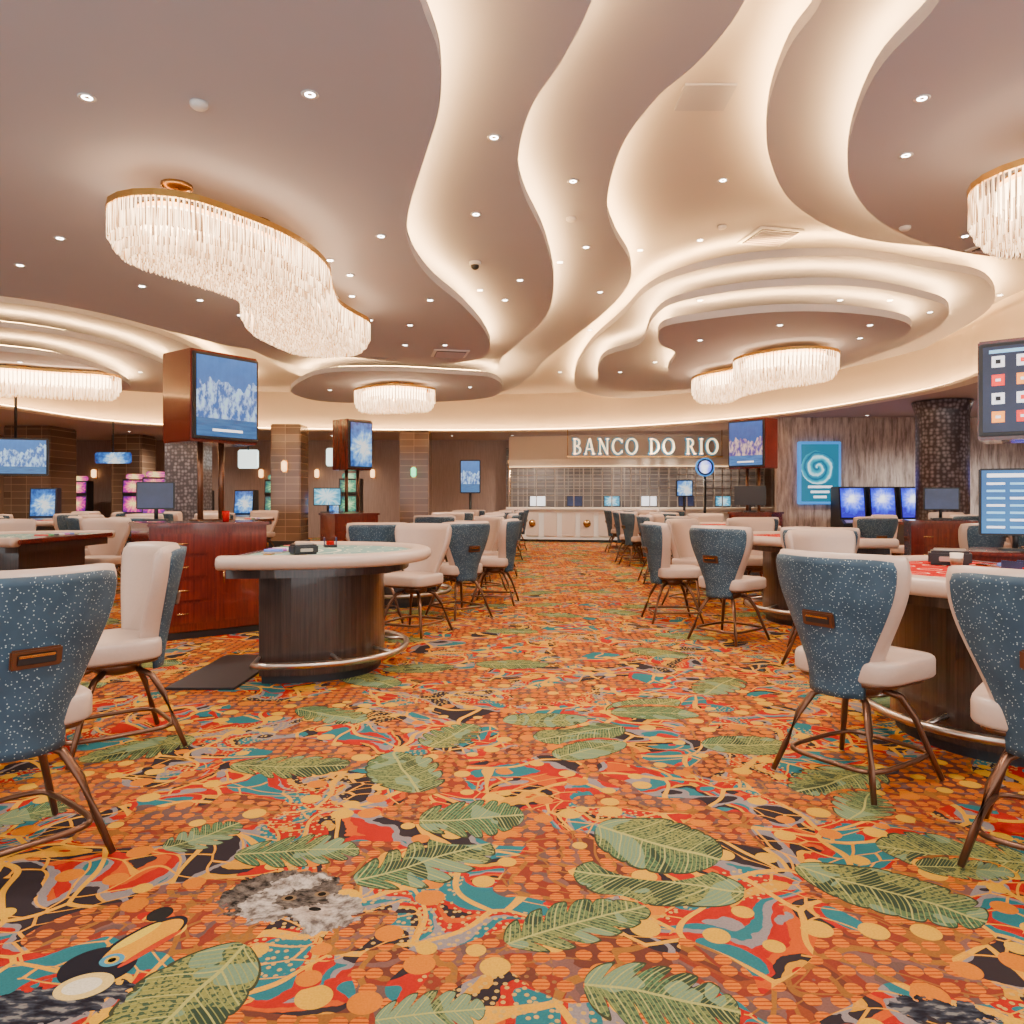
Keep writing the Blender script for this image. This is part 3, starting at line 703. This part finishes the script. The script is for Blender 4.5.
# ---------------- podiums with tv kiosks
def podium(x,y,rz,label,w=1.0,d=.75,h=1.13):
    r=empty('pit_podium',(x,y,0),rz)
    box('body',(0,0,h/2+.02),(w,d,h-.10),M['redwood'],.01,r)
    box('plinth',(0,0,.035),(w*.94,d*.94,.07),M['dark'],.005,r)
    box('worktop',(0,0,h-.02),(w+.05,d+.05,.035),M['redwood'],.01,r)
    for k in range(4):
        dd=box('drawer',(-w*.24,-d/2-.005,h*.82-k*h*.20),(w*.42,.016,h*.18),M['redwood'],.006,r)
        tube('handle',[(-.05,-.025,0),(.05,-.025,0)],.006,M['brass'],dd,6)
    dd=box('door',(w*.24,-d/2-.005,h*.52),(w*.42,.016,h*.78),M['redwood'],.006,r)
    tube('handle',[(-.15,-.025,-.06),(-.15,-.025,.06)],.006,M['brass'],dd,6)
    tag(r,label,'podium'); return r
def tv(x,y,rz,scr,label,z0=1.97,zs=1.134,w=.98,h=.88,d=.5,side='redwood',deco=None):
    r=empty('display_kiosk',(x,y,zs),rz); zc=z0+h/2-zs
    box('housing',(0,0,zc),(w,d,h),M[side],.01,r)
    box('bezel',(0,-d/2-.015,zc),(w-.02,.04,h-.06),M['dark'],.008,r)
    s=box('screen',(0,-d/2-.038,zc),(w-.08,.008,h-.12),M[scr],0,r); s['label']='lit display panel'
    if deco: deco(s,w-.08,h-.12)
    for sx in(-.12,.12): tube('post',[(sx,0,0.01),(sx,0,z0-zs+.02)],.03,M['bronze'],r,10)
    box('foot_plate',(0,0,.010),(.4,.16,.016),M['bronze'],.004,r)
    tag(r,label,'display screen')
def deco_cards(s,w,h):
    box('header_bar',(-w*.1,-.006,h*.44),(w*.7,.004,h*.04),M['scr_row'],0,s)
    for j in range(4):
        for i in range(5):
            x=-w/2+w*(.12+.19*i); z=h/2-h*(.18+.215*j)
            m=('scr_white','scr_red','scr_white','scr_orange')[(i*2+j)%4] if i<3 or j<2 else 'scr_navy'
            box('card_icon',(x,-.007,z),(w*.10,.004,h*.13),M[m],.001,s)
            if m=='scr_white': box('card_pip',(x,-.0105,z),(w*.04,.003,h*.05),M['scr_red' if (i+j)%2 else 'dark'],.0,s)
            elif m!='scr_navy': box('card_pip',(x,-.0105,z),(w*.04,.003,h*.03),M['scr_white'],.0,s)
def deco_list(s,w,h):
    box('header_bar',(-w*.15,-.006,h*.42),(w*.55,.004,h*.06),M['scr_white'],0,s)
    for j in range(7):
        for i in range(3):
            box('list_cell',(-w*.30+i*w*.30,-.006,h*.29-j*h*.115),(w*(.26 if i==0 else .2),.004,h*.035),M['scr_row' if (i+j)%3 else 'scr_white'],0,s)
def deco_game(s,w,h):
    box('caption_bar',(0,-.006,-h*.42),(w*.50,.004,h*.03),M['scr_white'],0,s)
def monitor(x,y,z,rz,scr,label,w=.5,h=.32,deco=None):
    r=empty('computer_monitor',(x,y,z),rz)
    box('foot',(0,0,.012),(.22,.16,.02),M['dark'],.005,r); tube('neck',[(0,0.03,.01),(0,.03,.18)],.02,M['dark'],r)
    box('case',(0,0,.12+h/2),(w,.04,h),M['dark'],.008,r); s=box('screen',(0,-.023,.12+h/2),(w-.03,.006,h-.03),M[scr],0,r)
    if deco: deco(s,w-.03,h-.03)
    tag(r,label,'monitor')
podium(-3.22,7.72,math.radians(38),"glossy red mahogany pit podium with drawers",1.12,.8)
tv(-3.14,7.82,math.radians(54),'scr_ice',"wood cased display kiosk with icy blue picture over podium",w=.76,d=.52,z0=1.93,h=.92,deco=deco_game)
podium(-2.8,12.9,math.radians(38),"red mahogany pit podium under a display",.8,.6)
tv(-2.75,12.9,math.radians(50),'scr_blue',"wood cased display kiosk in the table pit",w=.52,d=.42,z0=1.86,h=.86)
monitor(-3.1,12.6,1.135,.1,'scr_cyan',"black computer monitor with light blue screen",.46,.30)
podium(4.14,5.90,math.radians(-38),"red mahogany pit podium beside red table",.95,.72,.95)
tv(4.30,5.98,math.radians(-38),'scr_navy',"large display kiosk showing a grid of cards",z0=1.83,zs=.954,h=.80,w=.95,deco=deco_cards)
monitor(3.90,5.80,.955,math.radians(-22),'scr_light',"black monitor showing blue list of table games",.50,.52,deco=deco_list)
podium(4.55,14.0,math.radians(-38),"red mahogany pit podium under a display",.8,.6)
tv(4.5,14.0,math.radians(-48),'scr_ice2',"wood cased display kiosk above pit podium",w=.75,d=.45,z0=1.93,h=.92,deco=deco_game)
podium(5.35,9.4,math.radians(-20),"low red mahogany cabinet inside the pit",.7,.6,1.1)
monitor(4.35,13.7,1.135,-.3,'dark',"dark computer monitor on podium",.55,.35)
monitor(-3.62,7.62,1.135,.3,'scr_navy',"black monitor standing on red podium",.36,.28)
monitor(5.35,9.35,1.105,-.3,'scr_navy',"black computer monitor on the low cabinet",.4,.28)
def totem(x,y,zc,w,h,scr,label,rnd=False):
    r=empty('sign_totem',(x,y,0)); box('base',(0,0,.02),(w*.7,.4,.04),M['dark'],.01,r); tube('post',[(0,0,.03),(0,0,zc-h/2+.02)],.04,M['dark'],r)
    if rnd:
        mt=Matrix.Translation((0,0,zc))@Matrix.Rotation(math.pi/2,4,'X')
        lathe('case',[(h/2,-.04),(h/2,.04)],M['scr_frame'],r,32).matrix_local=mt
        lathe('emblem_ring',[(h*.44,.042),(h*.44,.046)],M['scr_navy'],r,32).matrix_local=mt
        lathe('emblem',[(h*.34,.048),(h*.34,.056)],M['scr_purple'],r,32).matrix_local=mt
    else:
        box('case',(0,0,zc),(w,.10,h),M['dark'],.02,r); box('screen',(0,-.053,zc),(w-.07,.006,h-.07),M[scr],0,r)
    tag(r,label,'sign')
totem(-1.25,22.5,2.05,.62,1.0,'scr_ice',"dark upright display sign with blue screen")
totem(5.4,21.0,2.27,.42,.52,'scr_purple',"round blue lit emblem sign on a post",True)
totem(5.1,22.2,1.7,.5,.5,'scr_blue',"blue lit sign panel on post near the cashier")
# ---------------- columns
def column(x,y,w,mat,label):
    r=empty('column',(x,y,0)); box('shaft',(0,0,zP/2+.05),(w,w,zP-.1),M[mat],.03,r); box('base',(0,0,.1),(w+.08,w+.08,.2),M['dark'],.01,r)
    tag(r,label,'column')
column(-14.0,22.3,1.35,'tile',"square column clad in bronze brown tiles"); column(-8.1,18.8,.85,'pebble',"square column clad in dark pebbled mosaic")
column(-6.4,21.6,.85,'tile',"square column clad in bronze brown tiles"); column(-3.0,23.4,.90,'tile',"square bronze tiled column beside the cashier")
column(-12.6,25,1.0,'tile',"square column clad in bronze brown tiles")
r=empty('column',(9.35,16.3,0)); lathe('shaft',[(.52,.2),(.52,zP-.30),(.60,zP-.02)],M['pebble'],r,32); lathe('base',[(.56,0),(.56,.2),(.53,.21)],M['dark'],r,32)
tag(r,"round column clad in dark grey pebbled mosaic",'column')
M['greenglow']=emis('green_glow',(.15,.8,.35),3,False); M['warmglow']=emis('warm_glow',(1,.55,.22),4,False)
def sconce(x,y,z,mat,lab):
    r=empty('wall_sconce',(x,y,z)); box('back_plate',(0,.03,0),(.14,.03,.36),M['brass'],.008,r); lathe('lamp_shade',[(.03,-.15),(.08,-.1),(.08,.1),(.03,.15)],M[mat],r,12,off=(0,-.06,0)); tag(r,lab,'wall lamp')
sconce(-3.0,22.90,2.2,'greenglow',"glowing green glass wall sconce on column")
for xx in (-15,-11,-9,-5,-7): sconce(xx,26.95,2.3,'warmglow',"warm amber wall sconce on panelled wall")
sconce(-14.0,21.57,2.3,'warmglow',"warm amber wall sconce on tiled column"); sconce(-6.4,21.12,2.3,'warmglow',"warm amber wall sconce on tiled column")
# ---------------- cashier cage
BY=24.6
def arc(x0,x1,y0,bulge,n=16):
    return [(x0+(x1-x0)*k/n, y0-bulge*math.sin(math.pi*k/n)) for k in range(n+1)]
r=empty('cashier_counter',(0,0,0))
a=arc(-.2,9.0,BY,.9); back=[(x,y+.75) for x,y in a[::-1]]
slab('counter_body',a+back,0.08,1.05,M['white'],r); slab('kick_base',[(x,y+.05) for x,y in a]+back,0,.08,M['dark'],r)
a2=[(x,y-.12) for x,y in a]; slab('counter_top',a2+back,1.05,1.11,M['bulk'],r)
M['panel']=plain('counter_panel',(.66,.54,.45),.5)
for k in range(0,16):
    p=Vector(a[k]).lerp(Vector(a[k+1]),.5); ang=math.atan2(a[k+1][1]-a[k][1],a[k+1][0]-a[k][0])
    box('front_panel',(p.x,p.y-.01,.56),(.43,.04,.75),M['panel'],.01,r,(0,0,ang))
    if k%3==1: lathe('medallion',[(.12,-.02),(.12,.02)],M['brass'],r,20).matrix_local=Matrix.Translation((p.x,p.y-.04,.6))@Matrix.Rotation(math.pi/2,4,'X')
ag=arc(-.1,8.9,BY+.25,.9,30)
vs=[];fs=[]
def addbox(x0,y0,z0,x1,y1,z1):
    b0=len(vs); vs.extend([(x0,y0,z0),(x1,y0,z0),(x1,y1,z0),(x0,y1,z0),(x0,y0,z1),(x1,y0,z1),(x1,y1,z1),(x0,y1,z1)])
    for f in ((0,1,2,3),(4,5,6,7),(0,1,5,4),(1,2,6,5),(2,3,7,6),(3,0,4,7)): fs.append(tuple(b0+q for q in f))
for k,(x,y) in enumerate(ag): addbox(x-.016,y-.016,1.11,x+.016,y+.016,2.40)
for z in (1.5,1.72,1.94,2.16,2.38):
    for k in range(30):
        (x0,y0),(x1,y1)=ag[k],ag[k+1]; b0=len(vs)
        for zz in (z-.012,z+.012): vs.extend([(x0,y0-.014,zz),(x1,y1-.014,zz),(x1,y1+.014,zz),(x0,y0+.014,zz)])
        for f in ((0,1,2,3),(4,5,6,7),(0,1,5,4),(1,2,6,5),(2,3,7,6),(3,0,4,7)): fs.append(tuple(b0+q for q in f))
o=mesh('cashier_grille',vs,fs,M['grille'],False,r); o['label']='metal security grille of square openings'
tag(r,"long curved cashier counter with cream panelled front and grille",'counter')
r=empty('cashier_canopy',(0,0,0))
a=arc(-.1,9.2,BY-.1,.8)
slab('canopy_band',a+[(x,y+.3) for x,y in a[::-1]],2.44,2.66,M['bulk'],r)
slab('fascia',[(x,y+.12) for x,y in a]+[(x,y+.3) for x,y in a[::-1]],2.66,3.42,M['fascia'],r)
slab('light_strip',[(x,y-.03) for x,y in a]+[(x,y+.0) for x,y in a[::-1]],2.41,2.44,M['lip'],r)
for k in (0,16): tube('support_post',[(a[k][0],a[k][1]+.9,0),(a[k][0],a[k][1]+.9,2.55)],.05,M['brass'],r); box('support_arm',(a[k][0],a[k][1]+.5,2.60),(.08,1.0,.08),M['brass'],.005,r)
tag(r,"pale curved canopy over the cashier with glowing edge",'canopy')
r=empty('cashier_back_wall',(4.4,26.3,0)); box('tiled_panel',(0,.4,1.60),(9.2,.1,3.2),M['cagewall'],0,r); box('cabinet',(0,.1,.5),(9,.5,1.0),M['brownwood'],.02,r)
tag(r,"dark tiled wall with wood cabinets behind the cashier",'partition')
for k in range(6): 
    xx=.9+k*1.3; yy=26.3; monitor(xx,yy,1.01,0,('scr_white','scr_navy','scr_cyan')[k%3],"computer monitor behind the cashier grille",.55,.36)
# ---------------- sign
def letter_polys(ch,g=0.0):
    P=[]
    def rect(x0,z0,x1,z1): P.append([(x0-g/2,z0-g/2),(x1+g/2,z0-g/2),(x1+g/2,z1+g/2),(x0-g/2,z1+g/2)])
    def para(xa,za,xb,zb,w): w+=g; P.append([(xa-w/2,za),(xa+w/2,za),(xb+w/2,zb),(xb-w/2,zb)])
    def ringseg(cx,cz,rx,rz,tx,tz,a0,a1,n=20):
        for k in range(n):
            p=math.radians(a0+(a1-a0)*k/n); q=math.radians(a0+(a1-a0)*(k+1)/n)
            f=lambda a,s:(cx+(rx+g/2-(tx+g)*s)*math.cos(a),cz+(rz+g/2-(tz+g)*s)*math.sin(a))
            P.append([f(p,0),f(q,0),f(q,1),f(p,1)])
    def stem(x,w=.115): rect(x-w/2,0,x+w/2,1); rect(x-w/2-.07,0,x+w/2+.07,.06); rect(x-w/2-.07,.94,x+w/2+.07,1)
    if ch=='I': stem(.15); W=.30
    elif ch=='O': ringseg(.44,.5,.44,.52,.12,.07,0,360,36); W=.88
    elif ch=='C': ringseg(.44,.5,.44,.52,.12,.07,42,318,30); rect(.72,.72,.76,.92); rect(.72,.08,.76,.26); W=.80
    elif ch=='D': stem(.15); ringseg(.22,.5,.54,.5,.12,.06,-90,90); W=.78
    elif ch=='B': stem(.15); ringseg(.25,.745,.30,.255,.105,.06,-90,90); ringseg(.25,.265,.36,.265,.11,.06,-90,90); W=.64
    elif ch=='R': stem(.15); ringseg(.25,.73,.32,.27,.105,.06,-90,90); para(.64,0,.36,.5,.115); rect(.55,0,.76,.06); W=.76
    elif ch=='A': para(.08,0,.37,1,.06); para(.67,0,.40,1,.12); rect(.17,.30,.56,.36); rect(0,0,.18,.06); rect(.56,0,.80,.06); W=.80
    elif ch=='N': rect(.11,0,.17,1); rect(.65,0,.71,1); para(.67,0,.13,1,.12); rect(.02,0,.25,.06); rect(.02,.94,.18,1); rect(.58,.94,.80,1); W=.80
    else: W=.40
    return P,W
def extrude(polys,sx,sz,y0,y1,x0,z0):
    vs=[];fs=[]
    for p in polys:
        n=len(p);b0=len(vs)
        vs+=[(x0+a*sx,y0,z0+c*sz) for a,c in p]+[(x0+a*sx,y1,z0+c*sz) for a,c in p]
        fs+=[tuple(range(b0,b0+n)),tuple(range(b0+n,b0+2*n))]+[(b0+i,b0+(i+1)%n,b0+n+(i+1)%n,b0+n+i) for i in range(n)]
    return vs,fs
txt='BANCO DO RIO'; gap=.22
tot=sum(letter_polys(c)[1]+gap for c in txt)-gap
sW=4.45/tot; sH=.48; X=-4.45/2
r=empty('cashier_sign',(4.08,BY-1.65,2.68))
for c in txt:
    P,W=letter_polys(c)
    if P:
        vs,fs=extrude(P,sW,sH,-.06,0,X,.07); o=mesh('letter',vs,fs,M['letter'],False,r); o['label']='raised gold lit serif letter %s'%c
        P,_=letter_polys(c,.14); vs,fs=extrude(P,sW,sH,.03,.06,X,.07); mesh('letter_halo',vs,fs,M['blueglow'],False,o)
    X+=(W+gap)*sW
box('mounting_rail',(0,.08,.0),(4.8,.10,.05),M['brass'],.01,r)
for sx in (-2.37,2.37): tube('hanger',[(sx,.09,0),(sx,.09,zP-2.68)],.012,M['brass'],r)
tag(r,"illuminated raised serif lettering sign reading BANCO DO RIO",'sign')
# ---------------- slots
def slot_mesh(scr,low=False):
    r=empty('slot_machine')
    if low: prof=[(-.35,0),(-.35,.65),(-.45,.72),(-.45,.78),(-.25,.88),(-.14,1.68),(.3,1.68),(.3,0)]
    else: prof=[(-.35,0),(-.35,.7),(-.45,.78),(-.45,.84),(-.25,.95),(-.18,1.5),(-.22,1.55),(-.18,2.0),(.3,2.0),(.3,0)]
    wd=.32; n=len(prof); vs=[(-wd,y,z) for y,z in prof]+[(wd,y,z) for y,z in prof]
    fs=[tuple(range(n)),tuple(range(n,2*n))]+[(i,(i+1)%n,n+(i+1)%n,n+i) for i in range(n)]
    mesh('cabinet',vs,fs,M['dark'],False,r)
    def scrn(name,zc,y,h):
        box(name,(0,y,zc),(.57,.012,h),M[scr],0,r,(math.radians(-7.5),0,0))
    if low: scrn('main_screen',1.28,-.208,.72)
    else:
        scrn('main_screen',1.22,-.228,.48); scrn('top_screen',1.77,-.213,.36); box('topper',(0,0,2.08),(.5,.2,.16),M[scr],.03,r)
    box('button_panel',(0,-.37,.885 if not low else .825),(.5,.14,.02),M['steel'],.005,r,(math.radians(28),0,0))
    return r
def slots(scr,lst,lab,low=False):
    t=slot_mesh(scr,low)
    for i,(x,y,rz) in enumerate(lst):
        o=place(t,i,(x,y,0),rz); tag(o,lab,'slot machine','slot machines')
slots('scr_purple',[(8.35+.75*i,18.6,0) for i in range(4)]+[(11.9,17.5,-.3),(12.8,17.4,-.3)],"low black slot machine with blue lit screen",True)
slots('scr_pink',[(-10.2,21.5,.2),(-9.4,21.6,.2),(-11.8,23.5,.2),(-15.6,25.4,.1),(-14.7,25.5,.1)],"black slot machine with pink and red screens")
slots('scr_green',[(-4.9,22.8,0),(-7.6,24.2,0)],"black slot machine with green screens")
slots('scr_blue',[(-15.4,18.5,.6),(-15.3,20.0,.6),(-12.7,20.4,.3),(-13,17.4,.5),(-8.8,24.8,0),(-10.6,25.6,0),(-5.6,24.4,0)],"low black slot machine with blue screen",True)
r=empty('wall_display',(7.95,19.42,1.25)); box('frame',(0,0,.80),(1.10,.12,1.62),M['scr_frame'],.02,r); s=box('screen',(0,-.063,.80),(.96,.006,1.48),M['scr_swirl'],0,r)
for k in range(3): box('caption_line',(0,-.006,-.36-k*.13),(.62-.14*k,.004,.06),M['scr_white'],0,s)
tag(r,"tall wall display with teal swirl artwork and blue frame",'display screen')
r=empty('wall_television',(-11.25,17.0,2.33),.35); box('case',(0,0,0),(1.3,.12,.85),M['dark'],.02,r); box('screen',(0,-.063,0),(1.22,.006,.76),M['scr_ice'],0,r); tube('mount',[(0,0,.4),(0,0,zT-2.33)],.03,M['dark'],r); tag(r,"large television with blue picture hung from the ceiling",'television')
def hang(x,y,z,w,h,mat,lab):
    r=empty('hanging_sign',(x,y,z)); box('panel',(0,0,0),(w,.08,h),M[mat],.03,r); tube('rod',[(0,0,h/2-.01),(0,0,zP-z)],.02,M['dark'],r); tag(r,lab,'sign')
M['softw']=emis('soft_white_sign',(.75,.95,.95),1.6,False)
hang(-7.1,20.2,2.45,.55,.5,'softw',"small glowing white square sign"); hang(-4.95,21,2.55,.5,.5,'softw',"small glowing white square sign"); hang(-10.9,20.5,2.5,1.0,.3,'scr_blue',"oval blue lit hanging sign")
def cup(x,y,z,mat,lab):
    r=empty('drinking_glass',(x,y,z)); lathe('glass_body',[(.028,0),(.036,.11),(.033,.11),(.026,.01)],M[mat],r,14); tag(r,lab,'glass')
cup(-2.88,7.55,1.13,'felt_red',"small red tumbler on the podium")
# ---------------- lights
def spot(x,y,z,e,ang=150,col=(1,.89,.77),r=.12):
    l=bpy.data.lights.new('ceiling_spot','SPOT'); l.energy=e; l.spot_size=math.radians(ang); l.spot_blend=1; l.color=col; l.shadow_soft_size=r
    o=bpy.data.objects.new('ceiling_spot',l); link(o); o.location=(x,y,z)
for x,y in [(-3.6,2.5),(0,2.2),(3.6,2.6),(-.6,5),(1.8,5.4),(-4.6,5.5),(.8,8.4),(-5,10),(.6,12),(-.8,15.5),(2.5,15),(-6,14.5),(6.5,8.5),(6.3,13),(2.0,19.5),(-5,19),(-9,11),(-9.5,17.5)]:
    spot(x,y,3.78,385)
for x,y in [(10,13),(10,17.6),(4,25.6),(1,25.6),(7,25.6),(-6,25),(-11,24.4),(-14.5,18),(12,17.5),(4.5,22.2),(0,22.3),(-15,23.5),(-11.5,19)]: spot(x,y,3.42,560)
w=bpy.data.worlds.new('world'); bpy.context.scene.world=w; w.use_nodes=True
w.node_tree.nodes['Background'].inputs[0].default_value=(1,.98,.98,1); w.node_tree.nodes['Background'].inputs[1].default_value=2.6
# ---------------- camera
cd=bpy.data.cameras.new('camera'); co=bpy.data.objects.new('camera',cd); link(co); co.location=(0,0,H); co.rotation_euler=(math.pi/2,0,0)
cd.sensor_width=36; cd.lens=F/1024*36; cd.shift_y=-12/1024; cd.clip_end=100
bpy.context.scene.camera=co
